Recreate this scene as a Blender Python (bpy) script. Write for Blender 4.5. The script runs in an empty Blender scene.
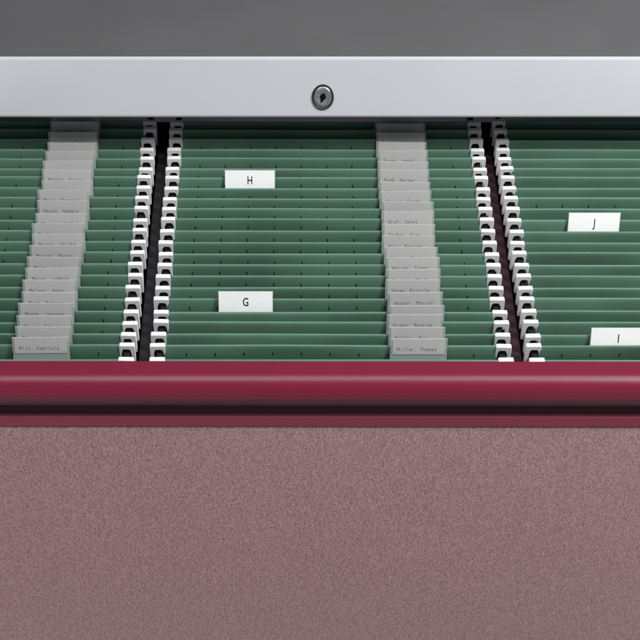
import bpy, bmesh, math, random
from mathutils import Vector, Matrix

R = math.radians
rnd = random.Random(7)
sc = bpy.context.scene
COL = sc.collection
MM = 0.001
Z0 = 0.56                      # height of the folder rims above the floor, metres
CAMH = 1123.0                  # camera height above the rims, mm
FPX, PITCH, PX0, PY0 = 1553.0, 45.0, 284.0, 320.0

# ------------------------------------------------------------------ helpers
def depth_at(py, z=0.0):
    """distance (mm) at which a level plane z crosses photo row py"""
    a = R(PITCH) + math.atan((py - PY0) / FPX)
    return (CAMH - z) / math.tan(a)

def height_at(py, Y):
    a = R(PITCH) + math.atan((py - PY0) / FPX)
    return CAMH - Y * math.tan(a)

class MB:
    def __init__(self):
        self.bm = bmesh.new()
    def quad(self, pts, mi=0):
        f = self.bm.faces.new([self.bm.verts.new(Vector(p) * MM) for p in pts]); f.material_index = mi
        return f
    def box(self, x0, x1, y0, y1, z0, z1, mi=0, bev=0.0, seg=2):
        vs = [self.bm.verts.new(Vector((x, y, z)) * MM) for x in (x0, x1) for y in (y0, y1) for z in (z0, z1)]
        fs = []
        for idx in ((0,1,3,2), (4,6,7,5), (0,4,5,1), (2,3,7,6), (0,2,6,4), (1,5,7,3)):
            f = self.bm.faces.new([vs[i] for i in idx]); f.material_index = mi; fs.append(f)
        if bev:
            es = list({e for f in fs for e in f.edges})
            bmesh.ops.bevel(self.bm, geom=es, offset=bev * MM, segments=seg, affect='EDGES', profile=0.5)
    def prism_y(self, outline, y0, y1, mi=0):
        """outline of (x, z) extruded along y"""
        a = [self.bm.verts.new(Vector((x, y0, z)) * MM) for x, z in outline]
        b = [self.bm.verts.new(Vector((x, y1, z)) * MM) for x, z in outline]
        self.bm.faces.new(a).material_index = mi
        self.bm.faces.new(b[::-1]).material_index = mi
        n = len(a)
        for i in range(n):
            self.bm.faces.new((a[i], b[i], b[(i+1) % n], a[(i+1) % n])).material_index = mi
    def prism_x(self, outline, x0, x1, mi=0):
        """closed outline of (y, z) extruded along x"""
        a = [self.bm.verts.new(Vector((x0, y, z)) * MM) for y, z in outline]
        b = [self.bm.verts.new(Vector((x1, y, z)) * MM) for y, z in outline]
        self.bm.faces.new(a).material_index = mi
        self.bm.faces.new(b[::-1]).material_index = mi
        n = len(a)
        for i in range(n):
            self.bm.faces.new((a[i], b[i], b[(i+1) % n], a[(i+1) % n])).material_index = mi
    def transform(self, M):
        bmesh.ops.transform(self.bm, matrix=M, verts=self.bm.verts)
    def mesh(self, name, mats, smooth=None):
        bmesh.ops.remove_doubles(self.bm, verts=self.bm.verts, dist=1e-6)
        bmesh.ops.recalc_face_normals(self.bm, faces=self.bm.faces)
        me = bpy.data.meshes.new(name)
        self.bm.to_mesh(me); self.bm.free()
        for m in (mats if isinstance(mats, (list, tuple)) else [mats]):
            me.materials.append(m)
        if smooth is not None:
            me.polygons.foreach_set('use_smooth', [True] * len(me.polygons))
            me.set_sharp_from_angle(angle=R(smooth))
        return me

def link(name, me, parent=None, loc=None):
    o = bpy.data.objects.new(name, me)
    COL.objects.link(o)
    if parent: o.parent = parent
    if loc is not None: o.location = Vector(loc) * MM
    return o

def thing(name, label, cat, loc, group=None, rz=0.0):
    o = bpy.data.objects.new(name, None); COL.objects.link(o)
    o.empty_display_size = 0.02
    o.location = Vector(loc) * MM + Vector((0, 0, Z0)); o.rotation_euler = (0, 0, rz)
    o['label'] = label; o['category'] = cat
    if group: o['group'] = group
    return o

# ------------------------------------------------------------------ materials
def new_mat(name):
    m = bpy.data.materials.new(name); m.use_nodes = True
    nt = m.node_tree; b = nt.nodes['Principled BSDF']
    return m, nt, b

def N(nt, kind, **kw):
    n = nt.nodes.new(kind)
    for k, v in kw.items():
        if k in n.inputs: n.inputs[k].default_value = v
        else: setattr(n, k, v)
    return n

def c4(c): return (c[0], c[1], c[2], 1.0)

def plain(name, col, rough=0.5, metallic=0.0, spec=0.5, coat=0.0, var=0.06, scale=60.0, bump=0.0, bscale=900.0, stretch=(1,1,1), per_object=0.0):
    m, nt, b = new_mat(name)
    tc = N(nt, 'ShaderNodeTexCoord')
    mp = N(nt, 'ShaderNodeMapping'); mp.inputs['Scale'].default_value = stretch
    nt.links.new(tc.outputs['Object'], mp.inputs['Vector'])
    no = N(nt, 'ShaderNodeTexNoise', Scale=scale, Detail=4.0)
    nt.links.new(mp.outputs['Vector'], no.inputs['Vector'])
    mr = N(nt, 'ShaderNodeMapRange')
    mr.inputs['From Min'].default_value = 0.3; mr.inputs['From Max'].default_value = 0.7
    mr.inputs['To Min'].default_value = 1 - var; mr.inputs['To Max'].default_value = 1 + var
    nt.links.new(no.outputs['Fac'], mr.inputs['Value'])
    fac = mr.outputs['Result']
    if per_object:
        oi = N(nt, 'ShaderNodeObjectInfo')
        m2 = N(nt, 'ShaderNodeMapRange')
        m2.inputs['To Min'].default_value = 1 - per_object; m2.inputs['To Max'].default_value = 1 + per_object
        nt.links.new(oi.outputs['Random'], m2.inputs['Value'])
        mu = N(nt, 'ShaderNodeMath', operation='MULTIPLY')
        nt.links.new(fac, mu.inputs[0]); nt.links.new(m2.outputs['Result'], mu.inputs[1])
        fac = mu.outputs[0]
    hs = N(nt, 'ShaderNodeHueSaturation'); hs.inputs['Color'].default_value = c4(col)
    nt.links.new(fac, hs.inputs['Value'])
    nt.links.new(hs.outputs['Color'], b.inputs['Base Color'])
    b.inputs['Roughness'].default_value = rough
    b.inputs['Metallic'].default_value = metallic
    b.inputs['Specular IOR Level'].default_value = spec
    b.inputs['Coat Weight'].default_value = coat
    b.inputs['Coat Roughness'].default_value = 0.15
    if bump:
        bn = N(nt, 'ShaderNodeTexNoise', Scale=bscale, Detail=3.0)
        nt.links.new(mp.outputs['Vector'], bn.inputs['Vector'])
        bu = N(nt, 'ShaderNodeBump', Strength=bump, Distance=0.0004)
        nt.links.new(bn.outputs['Fac'], bu.inputs['Height'])
        nt.links.new(bu.outputs['Normal'], b.inputs['Normal'])
    return m

M_crimson = plain('crimson_paint', (0.146, 0.0035, 0.024), rough=0.37, spec=0.52, coat=0.0, var=0.03, scale=30, bump=0.04, bscale=1500)
M_crimson_in = plain('crimson_inner_paint', (0.15, 0.012, 0.035), rough=0.5, var=0.05)
M_navy = plain('blue_black_shaded_divider', (0.016, 0.014, 0.019), rough=0.7, spec=0.2, var=0.08)  # left divider: shade of the gap painted in as near black
M_divider = plain('dark_plum_shaded_divider', (0.027, 0.010, 0.016), rough=0.7, spec=0.2, var=0.08)  # crimson divider darkened, the gap's shade is in this colour
M_groove = plain('dark_plum_shaded_groove', (0.075, 0.024, 0.035), rough=0.6, spec=0.3, var=0.05)  # shade under the handle bar put into the recess colour
M_trim = plain('maroon_trim', (0.150, 0.018, 0.036), rough=0.45, var=0.04)
M_silver = plain('pale_silver_lacquer', (0.465, 0.485, 0.508), rough=0.6, spec=0.3, var=0.02, scale=8, bump=0.03, bscale=1800)
M_top = plain('graphite_lacquer', (0.076, 0.076, 0.079), rough=0.5, var=0.05, scale=14, bump=0.06, bscale=2200)
M_body = plain('black_inner_metal', (0.045, 0.043, 0.054), rough=0.7, var=0.05)
M_rail = plain('black_rail_steel', (0.009, 0.009, 0.012), rough=0.75, spec=0.2, var=0.1)
M_hook = plain('white_hook_plastic', (0.77, 0.77, 0.78), rough=0.4, var=0.02, per_object=0.03)
M_green = plain('green_folder_card', (0.094, 0.192, 0.138), rough=0.55, spec=0.4, var=0.06, scale=45, bump=0.10, bscale=1200, stretch=(0.5, 1, 1), per_object=0.07)
M_greycard = plain('grey_name_card', (0.425, 0.425, 0.425), rough=0.6, var=0.03, per_object=0.04)
M_whitecard = plain('white_letter_card', (0.93, 0.94, 0.95), rough=0.55, var=0.01)
M_ink = plain('typed_ink', (0.09, 0.09, 0.095), rough=0.8, var=0.1, scale=900)
M_black = plain('letter_ink', (0.012, 0.012, 0.014), rough=0.7, var=0.05)
M_lockring = plain('dark_lock_ring', (0.05, 0.05, 0.055), rough=0.35, metallic=0.8, var=0.05)
M_lockface = plain('worn_lock_metal', (0.36, 0.36, 0.37), rough=0.36, metallic=0.85, var=0.35, scale=420)
M_lockhole = plain('keyhole_black', (0.004, 0.004, 0.004), rough=0.9, spec=0.05)

# clear plastic of the tabs
M_clear, nt, b = new_mat('clear_tab_plastic')
b.inputs['Base Color'].default_value = (0.44, 0.50, 0.46, 1); b.inputs['Roughness'].default_value = 0.27
tr = N(nt, 'ShaderNodeBsdfTransparent'); mx = N(nt, 'ShaderNodeMixShader')
lw = N(nt, 'ShaderNodeLayerWeight', Blend=0.35)
mr = N(nt, 'ShaderNodeMapRange'); mr.inputs['To Min'].default_value = 0.50; mr.inputs['To Max'].default_value = 0.9
nt.links.new(lw.outputs['Facing'], mr.inputs['Value'])
nt.links.new(mr.outputs['Result'], mx.inputs['Fac'])
nt.links.new(tr.outputs[0], mx.inputs[1]); nt.links.new(b.outputs[0], mx.inputs[2])
nt.links.new(mx.outputs[0], nt.nodes['Material Output'].inputs['Surface'])

# tweed upholstery
M_fabric, nt, b = new_mat('mauve_tweed')
tc = N(nt, 'ShaderNodeTexCoord')
mp = N(nt, 'ShaderNodeMapping'); mp.inputs['Scale'].default_value = (1.0, 1.0, 0.7)
nt.links.new(tc.outputs['Object'], mp.inputs['Vector'])
n1 = N(nt, 'ShaderNodeTexNoise', Scale=470.0, Detail=3.0, Roughness=0.72)
n2 = N(nt, 'ShaderNodeTexNoise', Scale=1.0, Detail=2.0)
n3 = N(nt, 'ShaderNodeTexNoise', Scale=9.0, Detail=2.0)
mp2 = N(nt, 'ShaderNodeMapping'); mp2.inputs['Scale'].default_value = (480.0, 400.0, 170.0)     # long fibres of the weave
nt.links.new(tc.outputs['Object'], mp2.inputs['Vector']); nt.links.new(mp2.outputs['Vector'], n2.inputs['Vector'])
for n in (n1, n3): nt.links.new(mp.outputs['Vector'], n.inputs['Vector'])
cr = N(nt, 'ShaderNodeValToRGB')
e = cr.color_ramp.elements
e[0].position = 0.26; e[0].color = (0.130, 0.067, 0.075, 1)
e[1].position = 0.78; e[1].color = (0.370, 0.245, 0.258, 1)
k = cr.color_ramp.elements.new(0.5); k.color = (0.240, 0.139, 0.149, 1)
ad = N(nt, 'ShaderNodeMath', operation='MULTIPLY_ADD'); ad.inputs[1].default_value = 0.40; 
nt.links.new(n2.outputs['Fac'], ad.inputs[0])
sb = N(nt, 'ShaderNodeMath', operation='MULTIPLY_ADD'); sb.inputs[1].default_value = 1.15; sb.inputs[2].default_value = -0.275
nt.links.new(n1.outputs['Fac'], sb.inputs[0]); nt.links.new(sb.outputs[0], ad.inputs[2])
nt.links.new(ad.outputs[0], cr.inputs['Fac'])
hs = N(nt, 'ShaderNodeHueSaturation')
m3 = N(nt, 'ShaderNodeMapRange'); m3.inputs['From Min'].default_value = .3; m3.inputs['From Max'].default_value = .7
m3.inputs['To Min'].default_value = 0.985; m3.inputs['To Max'].default_value = 1.015
nt.links.new(n3.outputs['Fac'], m3.inputs['Value']); nt.links.new(m3.outputs['Result'], hs.inputs['Value'])
nt.links.new(cr.outputs['Color'], hs.inputs['Color']); nt.links.new(hs.outputs['Color'], b.inputs['Base Color'])
b.inputs['Roughness'].default_value = 0.95; b.inputs['Specular IOR Level'].default_value = 0.1
b.inputs['Sheen Weight'].default_value = 0.15
bu = N(nt, 'ShaderNodeBump', Strength=0.55, Distance=0.0012)
nt.links.new(ad.outputs[0], bu.inputs['Height']); nt.links.new(bu.outputs['Normal'], b.inputs['Normal'])

# ------------------------------------------------------------------ lettering
_cache = {}
def text_polys(s, spacing=1.0):
    """triangulated flat lettering of the string, centred left at x = 0, baseline 0, as (verts, faces)"""
    key = (s, spacing)
    if key in _cache: return _cache[key]
    cu = bpy.data.curves.new('lettering', 'FONT'); cu.body = s; cu.size = 1.0; cu.space_character = spacing
    cu.resolution_u = 3; cu.offset = 0.016 if s in 'GHIJ' and spacing != 2.0 else 0.0
    o = bpy.data.objects.new('lettering', cu); COL.objects.link(o)
    dg = bpy.context.evaluated_depsgraph_get(); dg.update()
    me = o.evaluated_get(dg).to_mesh()
    vs = [(v.co.x, v.co.y) for v in me.vertices]; fs = [tuple(p.vertices) for p in me.polygons]
    o.evaluated_get(dg).to_mesh_clear()
    bpy.data.objects.remove(o); bpy.data.curves.remove(cu)
    _cache[key] = (vs, fs)
    return vs, fs

def typed_polys(text, pitch=0.62):
    """typewriter setting: every character centred in a cell of the same width"""
    vs, fs = [], []
    for i, ch in enumerate(text):
        if ch == ' ': continue
        v, f = text_polys(ch, 2.0)
        x0 = min(p[0] for p in v); x1 = max(p[0] for p in v); m = (x0 + x1) / 2
        k = min(1.0, 0.52 / max(x1 - x0, 1e-6)); n = len(vs)
        vs += [(i * pitch + (p[0] - m) * k, p[1]) for p in v]; fs += [tuple(j + n for j in q) for q in f]
    return vs, fs

LEAN = R(20.0)
def tab_matrix():
    """tab plane: x across, y out towards the viewer, z up; leans back about the rim"""
    return Matrix.Translation(Vector((0, -3.2, 0)) * MM) @ Matrix.Rotation(-LEAN, 4, 'X')

TAB_TOP, TAB_BOT = 11.0, -14.5
def tab_mesh(w):
    b = MB(); b.box(-w/2, w/2, -0.5, 0.5, TAB_BOT, TAB_TOP, bev=0.3, seg=1)
    b.transform(tab_matrix())
    return b.mesh('tab', M_clear)

def card_mesh(w, top, bot, text, height, maxw, cx, cy, sx, mats, spacing=1.0, centre=False):
    b = MB()
    b.box(-w/2, w/2, -0.95, -0.56, bot, top, mi=0)
    vs, fs = text_polys(text, spacing) if centre else typed_polys(text)
    x0 = min(v[0] for v in vs); x1 = max(v[0] for v in vs)
    y0 = min(v[1] for v in vs); y1 = max(v[1] for v in vs)
    s = height / 0.72
    kx = s * sx
    if maxw and (x1 - x0) * kx > maxw: kx = maxw / (x1 - x0)
    ox = cx - ((x0 + x1) / 2 if centre else x0) * kx
    bv = [b.bm.verts.new(Vector((ox + v[0] * kx, -1.03, cy + v[1] * s)) * MM) for v in vs]
    for f in fs:
        try: b.bm.faces.new([bv[i] for i in f]).material_index = 1
        except ValueError: pass
    b.transform(tab_matrix())
    bmesh.ops.recalc_face_normals(b.bm, faces=b.bm.faces)
    me = bpy.data.meshes.new('card'); b.bm.to_mesh(me); b.bm.free()
    for m in mats: me.materials.append(m)
    return me

# ------------------------------------------------------------------ hanging folders
BAY_W = 364.0                        # over the hooks
HOOK_W = 15.7
BAYS = {'left': -149.6 - BAY_W / 2, 'middle': 47.4, 'right': 243.8 + BAY_W / 2}
ROWS = [359.7, 344.9, 333.5, 322.3, 311.0, 298.8, 287.1, 275.6, 264.2, 252.8, 241.6, 230.6,
        219.6, 208.6, 198.0, 187.6, 177.4, 167.9, 158.1, 148.9, 139.3, 129.8, 121.0]

def sheet_mesh(seed, slot_z):
    """one folded card: rim over a hidden bar, front leaf with punched tab slots, pocket bottom, back leaf"""
    rr = random.Random(seed)
    half = BAY_W / 2 - HOOK_W + 1.1
    slots = [k * 29.0 for k in range(-5, 6)]
    xs = {-half, half}
    for s in slots: xs |= {s - 0.55, s + 0.55, s + 14.5}
    xs = sorted(x for x in xs if -half <= x <= half)
    ph = [rr.uniform(0, 6.28) for _ in range(4)]
    amp = rr.uniform(0.4, 1.1)
    def wob(x, d):
        return amp * (math.sin(x / 61 + ph[0]) + 0.6 * math.sin(x / 27 + ph[1])) * min(1.0, d / 14.0) + 0.18 * math.sin(x / 45 + ph[2])
    def lean(z):      # the pocket bellies out towards the viewer below the rim
        return -1.15 - 3.0 * (1 - math.exp(z / 15.0)) * min(1.0, (232.0 + z) / 150.0)
    def zs(x): return 0.16 * math.sin(x / 52 + ph[3])
    # profile (y, z) from front bottom over the rim to back bottom
    fz = [-225, -150, -80, -40, slot_z - 2.2, slot_z + 2.2, -5.2, -2.2] if slot_z < -9 else [-225, -150, -80, -40, -20, slot_z - 2.2, slot_z + 2.2, -2.2]
    prof = [(0.0, -232.0)] + [(lean(z), z) for z in fz]
    prof += [(-1.2 * math.cos(R(a)), -1.2 + 1.2 * math.sin(R(a))) for a in (20, 45, 70, 90, 110, 135, 160)]
    prof += [(1.15, -2.2), (0.9, -60), (3.6, -150), (3.6, -225), (0.0, -232.0)]
    lo = [i for i, p in enumerate(prof) if abs(p[1] - (slot_z - 2.2)) < 1e-6 and p[0] < 0][0]
    b = MB()
    grid = [[b.bm.verts.new(Vector((x, y + wob(x, -z), z + zs(x))) * MM) for x in xs] for y, z in prof]
    for i in range(len(prof) - 1):
        for j in range(len(xs) - 1):
            mid = (xs[j] + xs[j+1]) / 2
            if i == lo and any(abs(mid - s) < 1.0 for s in slots): continue      # the punched slot
            f = b.bm.faces.new((grid[i][j], grid[i][j+1], grid[i+1][j+1], grid[i+1][j]))
            f.smooth = True
    me = b.mesh('sheet', M_green, smooth=50)
    return me

SHEETS_HI = [sheet_mesh(11 + i, -11.2) for i in range(9)]
SHEETS_LO = [sheet_mesh(51 + i, -24.0) for i in range(9)]

def hook_mesh(side):
    """white end hook, open below over the rail; side = +1 at the right end of the folder"""
    w = HOOK_W / 2; n = -side * 0.9
    out = [(-w, -23), (-w, -0.8), (-w + 0.4, 0.2), (-w + 1.4, 0.6), (w - 1.4, 0.6), (w - 0.4, 0.2), (w, -0.8), (w, -23),
           (n + 5.3, -23), (n + 5.2, -9.0), (n + 4.2, -5.0), (n + 2.6, -3.7), (n - 2.6, -3.7), (n - 4.2, -5.0), (n - 5.2, -9.0), (n - 5.3, -23)]
    b = MB(); b.prism_y(out, -2.7, 2.7)
    bmesh.ops.bevel(b.bm, geom=[e for e in b.bm.edges if abs(e.verts[0].co.y - e.verts[1].co.y) < 1e-6], offset=0.35 * MM, segments=1, affect='EDGES')
    return b.mesh('hook', M_hook, smooth=35)
HOOK = {s: hook_mesh(s) for s in (-1, 1)}
TAB = tab_mesh(57.2)

NAMES_L = ['Mila, Gabriela', 'Moser, Sabine', 'Meyer, Karin', 'Mende, Johanna', 'Menz, Robert', 'Melzer, Anna', 'Meier, Ludwig', 'Mayer, Andreas',
           'Maurer, Peter', 'Mattes, Ulrike', 'Martin, Holger', 'Marten, Silke', 'Marks, Hubert', 'Manz, Theresa', 'Mann, Richard', 'Mahler, Dieter',
           'Maas, Helene', 'Lutz, Norbert', 'Lukas, Verena', 'Lorenz, Emil', 'Lindner, Gerd', 'Lang, Ottilie']
NAMES_M = ['Miller, Thomas', 'Keller, Eva', 'Kramer, Bettina', 'Hille, Inge', 'Hauser, Martin', 'Harms, Kristina', 'Hansen, Olaf', 'Haller, Simon',
           'Hagen, Monika', 'Haas, Roland', 'Gruber, Elke', 'Graf, Jonas', 'Gerber, Nadine', 'Geiger, Frank', 'Gabler, Rosa', 'Funk, Werner',
           'Fuchs, Lisa', 'Frank, Josef', 'Fischer, Barbara', 'Ernst, Maria', 'Ebert, Julia', 'Dorn, Felix']
ORD = ['', 'nearest', 'second', 'third', 'fourth', 'fifth', 'sixth', 'seventh', 'eighth', 'ninth', 'tenth', 'eleventh', 'twelfth', 'thirteenth',
       'fourteenth', 'fifteenth', 'sixteenth', 'seventeenth', 'eighteenth', 'nineteenth', 'twentieth', 'twenty-first', 'twenty-second']
BIG = {('middle', 5): ('G', 218.0, 273.0), ('middle', 16): ('H', 224.0, 275.0), ('right', 12): ('J', 567.0, 619.0), ('right', 2): ('I', 589.0, 646.0)}
YAW = R(-0.10)

def place(x, y):
    return (x * math.cos(YAW) - (y - 1060) * math.sin(YAW), 1060 + x * math.sin(YAW) + (y - 1060) * math.cos(YAW))

for bay, xc in BAYS.items():
    for r, py in enumerate(ROWS):
        Y = depth_at(py) + (rnd.uniform(-1.6, 1.6) if r else 0)
        jx = rnd.uniform(-0.9, 0.9)
        big = BIG.get((bay, r))
        row = 'last row under the silver edge' if r == len(ROWS) - 1 else (
              'first row, rim touching the handle' if r == 0 else '%s row behind the crimson handle' % ORD[r + 1])
        if big: label = 'green hanging folder carrying the white letter %s tab, %s bay' % (big[0], bay)
        elif bay == 'right' or r == 0: label = 'green folder in the %s bay, %s' % (bay, row)
        else: label = 'green folder with grey name tab, %s bay, %s' % (bay, row)
        x, y = place(xc + jx, Y)
        t = thing('hanging_folder', label, 'folder', (x, y, rnd.uniform(-0.35, 0.35)), 'green hanging folders in the drawer', rz=YAW + R(rnd.uniform(-0.06, 0.06)))
        hi = (bay == 'middle' and (r in (0, 1) or r >= 5)) or (bay == 'left' and r not in (2,)) or (bay == 'right' and r in (0, 1, 14))
        link('sheet', rnd.choice(SHEETS_HI if hi else SHEETS_LO), t).rotation_euler = (R(rnd.uniform(-1.2, 1.2)), 0, 0)
        for s in (-1, 1):
            link('hook', HOOK[s], t, (s * (BAY_W / 2 - HOOK_W / 2) - jx * 0.2 + rnd.uniform(-0.35, 0.35), rnd.uniform(-0.8, 0.8), rnd.uniform(-0.12, 0.15))).rotation_euler = (R(rnd.uniform(-2, 1)), R(rnd.uniform(-0.8, 0.8)), R(rnd.uniform(-2, 2)))
        if r >= 1 and bay in ('left', 'middle'):
            cx = (-272.2 + 28.6 if bay == 'left' else 105.8 + 28.6) + rnd.choice((-1, 1)) * rnd.uniform(0.0, 1.4)
            tab = link('name_tab', TAB, t, (cx - xc - jx, rnd.uniform(-0.3, 0.3), rnd.uniform(-1.1, 1.1)))
            tab.rotation_euler = (R(rnd.uniform(-2.5, 2.5)), R(rnd.uniform(-0.6, 0.6)), R(rnd.uniform(-1.0, 1.0)))
            nm = (NAMES_L if bay == 'left' else NAMES_M)[r - 1]
            link('name_card', card_mesh(52.6, TAB_TOP - 0.5, -6.8, nm, 4.3, 39.5, -21.5, -3.0, 0.80, [M_greycard, M_ink], 1.15), tab)
        if (bay, r) in BIG:
            ch, xa, xb = BIG[(bay, r)]
            sc_px = (py + 1233.0) / 1588.0
            xm = ((xa + xb) / 2 - PX0) / sc_px
            tab = link('letter_tab', TAB, t, (xm - xc - jx, 0, 0))
            tab['label'] = 'white index tab lettered %s' % ch
            link('letter_card', card_mesh(55.6, TAB_TOP - 0.4, TAB_BOT + 0.4, ch, 9.6, None, 0.0, -5.4, 0.66, [M_whitecard, M_black], 1.0, True), tab)

# ------------------------------------------------------------------ drawer
DX0, DX1 = -548.0, 646.0
d = thing('file_drawer', 'open crimson file drawer with mauve tweed front and bar handle', 'drawer', (0, 1060, 0), rz=YAW)
def dl(name, mb, mats, smooth=None):
    mb.transform(Matrix.Translation(Vector((0, -1060, 0)) * MM))
    return link(name, mb.mesh(name, mats, smooth), d)
ztop = 2.0
yb = depth_at(360.6, ztop)
yr = depth_at(373.2, ztop)           # where the top begins to round over
Rr = 14.5
yf = yr - Rr                          # front of the handle
zf = height_at(399.8, yf)             # lower edge of the handle
arc = [(yr - Rr * math.sin(R(a)), ztop - Rr + Rr * math.cos(R(a))) for a in range(0, 91, 6)]
prof = [(yb, ztop - 1.2), (yb - 1.2, ztop), (yb - 1.8, ztop), (yr + 0.6, ztop)] + arc + [(yf, ztop - Rr - 0.6), (yf, zf + 2.6), (yf, zf + 2), (yf + 0.6, zf + 0.6), (yf + 2, zf), (yf + 26, zf), (yf + 26, zf - 40), (yb, zf - 40)]
h = MB(); h.prism_x(prof, DX0, DX1); dl('handle_bar', h, M_crimson, 35)
# finger recess below the bar
zfl = -60.0
yl = yf + 3.0
zl = height_at(417.0, yl)
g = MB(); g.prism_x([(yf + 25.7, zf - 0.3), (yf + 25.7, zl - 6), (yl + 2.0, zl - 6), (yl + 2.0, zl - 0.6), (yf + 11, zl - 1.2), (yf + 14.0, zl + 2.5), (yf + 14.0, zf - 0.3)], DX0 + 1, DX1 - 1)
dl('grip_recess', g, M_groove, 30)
zp = height_at(427.2, yl + 1.0)
tr_ = MB(); tr_.prism_x([(yl + 1.9, zl), (yl + 0.8, zl), (yl, zl - 0.9), (yl, zl - 1.4), (yl, zp + 3.7), (yl, zp + 3.2), (yl + 0.8, zp + 1.2), (yl + 2.2, zp), (yl + 24, zp), (yl + 24, zl - 6.3), (yl + 1.9, zl - 6.3)], DX0, DX1)
dl('lower_trim', tr_, M_trim, 35)
f = MB(); f.box(DX0 + 1, DX1 - 1, yl + 1.2, yl + 22, -500, zp - 0.25, bev=1.5); dl('fabric_panel', f, M_fabric, 40)
# inside of the drawer
b = MB()
b.box(DX0 + 2, DX1 - 2, yf + 27, 1490, -262, -256); dl('drawer_floor', b, M_crimson_in)
b = MB(); b.box(DX0 + 2, DX1 - 2, 1476, 1482, -255.7, -24); dl('back_panel', b, M_crimson_in)
for xw in (DX0 + 2, DX1 - 5):
    b = MB(); b.box(xw, xw + 3, yb + 0.5, 1475.5, -255.7, -20); dl('side_panel', b, M_crimson_in)
for bay, xc in BAYS.items():
    for s in (-1, 1):
        xr = xc + s * (BAY_W / 2 - HOOK_W / 2 - 1.3)
        b = MB(); b.box(xr - 3.4, xr + 3.4, yb + 0.6, 1475.6, -40, -9.5, bev=1.6); dl('hanging_rail', b, M_rail, 40)
for xm in (-142.2, 236.6):
    b = MB(); b.box(xm - 6.0, xm + 6.0, yb + 0.6, 1475.4, -255.6, -24, bev=1.0); dl('partition', b, M_divider if xm > 0 else M_navy, 40)

# ------------------------------------------------------------------ cabinet
HB = 58.0
yc0 = depth_at(118.0, HB)
FL = R(25.0)
# upper edge of the leaning front edge, where it meets photo row 57
a57 = R(PITCH) + math.atan((57.0 - PY0) / FPX)
tt = (CAMH - HB - yc0 * math.tan(a57)) / (math.cos(FL) + math.sin(FL) * math.tan(a57))
yc1, zc1 = yc0 + tt * math.sin(FL), HB + tt * math.cos(FL)
CX0, CX1 = DX0 - 14, DX1 + 14
cab = thing('filing_cabinet', 'dark grey filing cabinet top with pale silver front edge and small lock', 'cabinet', ((CX0 + CX1) / 2, yc1, -540))
def cl(name, mb, mats, smooth=None):
    mb.transform(Matrix.Translation(Vector((-(CX0 + CX1) / 2, -yc1, 540)) * MM))
    return link(name, mb.mesh(name, mats, smooth), cab)
rb = 1.6
fz = []
sinL, cosL = math.sin(FL), math.cos(FL)
def fp(u, v):     # point on the sloped face: u up along it, v inward
    return (yc0 + u * sinL + v * cosL, HB + u * cosL - v * sinL)
out = [fp(0, 3.2), fp(0.5, 1.6), fp(1.6, 0.5), fp(3.4, 0), fp(3.9, 0), fp(tt - 3.7, 0), fp(tt - 3.2, 0), fp(tt - 1.6, 0.5), fp(tt - 0.5, 1.5), fp(tt, 2.8), fp(tt - 4, 14), fp(4, 26)]
b = MB(); b.prism_x(out, CX0, CX1); cl('front_edge', b, M_silver, 40)
b = MB(); b.box(CX0 + 1, CX1 - 1, yc1 + 4.2, yc1 + 470, zc1 - 20, zc1 - 1.6, bev=0.8); cl('top_panel', b, M_top, 40)
b = MB()
for xs_ in (CX0 + 1, CX1 - 5):
    b.box(xs_, xs_ + 4, yc1 + 40, yc1 + 468, -540, zc1 - 20.3)
b.box(CX0 + 5.2, CX1 - 5.2, yc1 + 464, yc1 + 468, -540, zc1 - 20.3)
b.box(CX0 + 5.2, CX1 - 5.2, yc1 + 40, yc1 + 463.8, -540, -532)
cl('cabinet_body', b, M_body)
# lock: photo (323, 97)
a97 = R(PITCH) + math.atan((97.0 - PY0) / FPX)
u97 = (CAMH - HB - yc0 * math.tan(a97)) / (math.cos(FL) + math.sin(FL) * math.tan(a97))
ly, lz = fp(u97, 0)
s97 = FPX / (ly * math.cos(R(PITCH)) + (CAMH - lz) * math.sin(R(PITCH)))
lx = (322.8 - PX0) / s97
lw_, lh_ = 11.0 / s97, 12.6 / s97 / 0.98
LM = Matrix.Translation(Vector((lx, ly, lz)) * MM) @ Matrix.Rotation(-FL, 4, 'X')
def lathe(mb, pts, ax, az, mi=0, n=40, cap=True):
    """oval rings: (scale, y out of the face) list"""
    rings = []
    for s, y in pts:
        rings.append([mb.bm.verts.new(Vector((ax * s * math.cos(2*math.pi*i/n), y, az * s * math.sin(2*math.pi*i/n))) * MM) for i in range(n)])
    for a, c in zip(rings, rings[1:]):
        for i in range(n):
            mb.bm.faces.new((a[i], a[(i+1) % n], c[(i+1) % n], c[i])).material_index = mi
    if cap: mb.bm.faces.new(rings[-1]).material_index = mi
lk = MB(); lathe(lk, [(0.84, 0.5), (0.84, -1.0), (0.80, -1.5), (0.55, -1.75), (0.42, -1.2)], lw_, lh_); lk.transform(LM)
lock = cl('lock', lk, M_lockface, 40)
rg = MB(); lathe(rg, [(1.0, 0.3), (1.0, -1.2), (0.97, -1.9), (0.90, -2.0), (0.86, -1.6), (0.86, 0.3)], lw_, lh_, cap=False); rg.transform(LM)
rg.transform(Matrix.Translation(Vector((-(CX0 + CX1) / 2, -yc1, 540)) * MM))
link('lock_ring', rg.mesh('lock_ring', M_lockring, 40), lock)
kh = MB(); lathe(kh, [(0.27, -1.0), (0.27, -1.30)], lw_, lh_, n=20)
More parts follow.
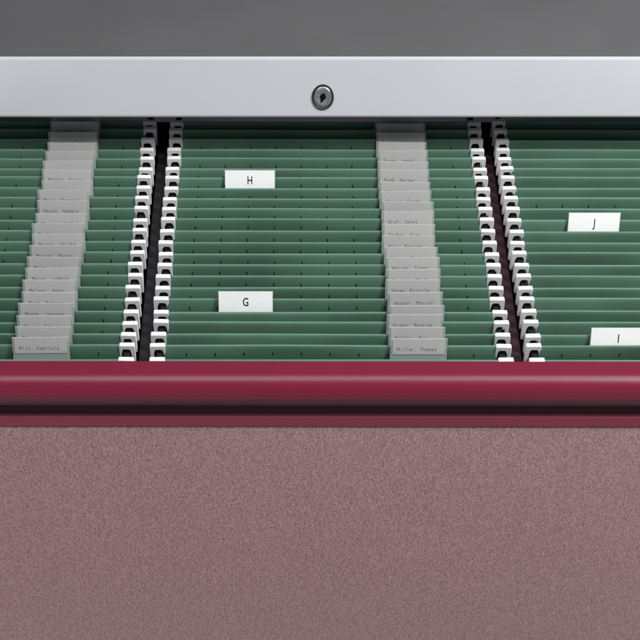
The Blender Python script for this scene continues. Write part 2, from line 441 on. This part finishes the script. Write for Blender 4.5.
kh.box(-1.2, 1.2, -1.33, -1.0, -6.2, 4.6)
kh.transform(LM @ Matrix.Rotation(R(18), 4, 'Y')); kh.transform(Matrix.Translation(Vector((-(CX0 + CX1) / 2, -yc1, 540)) * MM))
link('keyhole', kh.mesh('keyhole', M_lockhole), lock)

# ------------------------------------------------------------------ light
w = bpy.data.worlds.new('World'); sc.world = w; w.use_nodes = True
bg = w.node_tree.nodes['Background']; bg.inputs['Color'].default_value = (0.93, 0.96, 1.0, 1); bg.inputs['Strength'].default_value = 0.27
def area(name, loc, target, sx, sy, power, col=(1, 1, 1)):
    l = bpy.data.lights.new(name, 'AREA'); l.shape = 'RECTANGLE'; l.size = sx; l.size_y = sy; l.energy = power; l.color = col
    o = bpy.data.objects.new(name, l); COL.objects.link(o)
    o.location = loc
    o.rotation_euler = (Vector(target) - Vector(loc)).to_track_quat('-Z', 'Y').to_euler()
    return o
area('strip_softbox', (0.15, 0.94, Z0 + 2.0), (0.05, 1.25, Z0), 3.0, 1.0, 39.0, (1.0, 0.99, 0.98))
area('side_softbox', (1.25, 0.70, Z0 + 1.55), (0.03, 1.2, Z0), 0.35, 0.35, 33.0, (1.0, 0.985, 0.97))
for sx in (-1, 1):
    area('side_fill', (0.04 + sx * 2.5, -0.8, Z0 - 1.15), (0.04, 1.03, Z0 - 0.40), 1.0, 1.0, 58.0 if sx < 0 else 42.0, (1.0, 0.975, 0.965))

# ------------------------------------------------------------------ camera
cam = bpy.data.cameras.new('Camera'); co = bpy.data.objects.new('Camera', cam); COL.objects.link(co)
cam.sensor_width = 36.0; cam.sensor_fit = 'HORIZONTAL'; cam.lens = 36.0 * FPX / 640.0
cam.shift_x = (320.0 - PX0) / 640.0; cam.clip_start = 0.05; cam.clip_end = 50
co.location = (0, 0, Z0 + CAMH * MM); co.rotation_euler = (R(90 - PITCH), 0, 0)
sc.camera = co
vs_ = sc.view_settings
vs_.view_transform = 'Standard'; vs_.look = 'None'; vs_.exposure = 0.0; vs_.gamma = 1.0
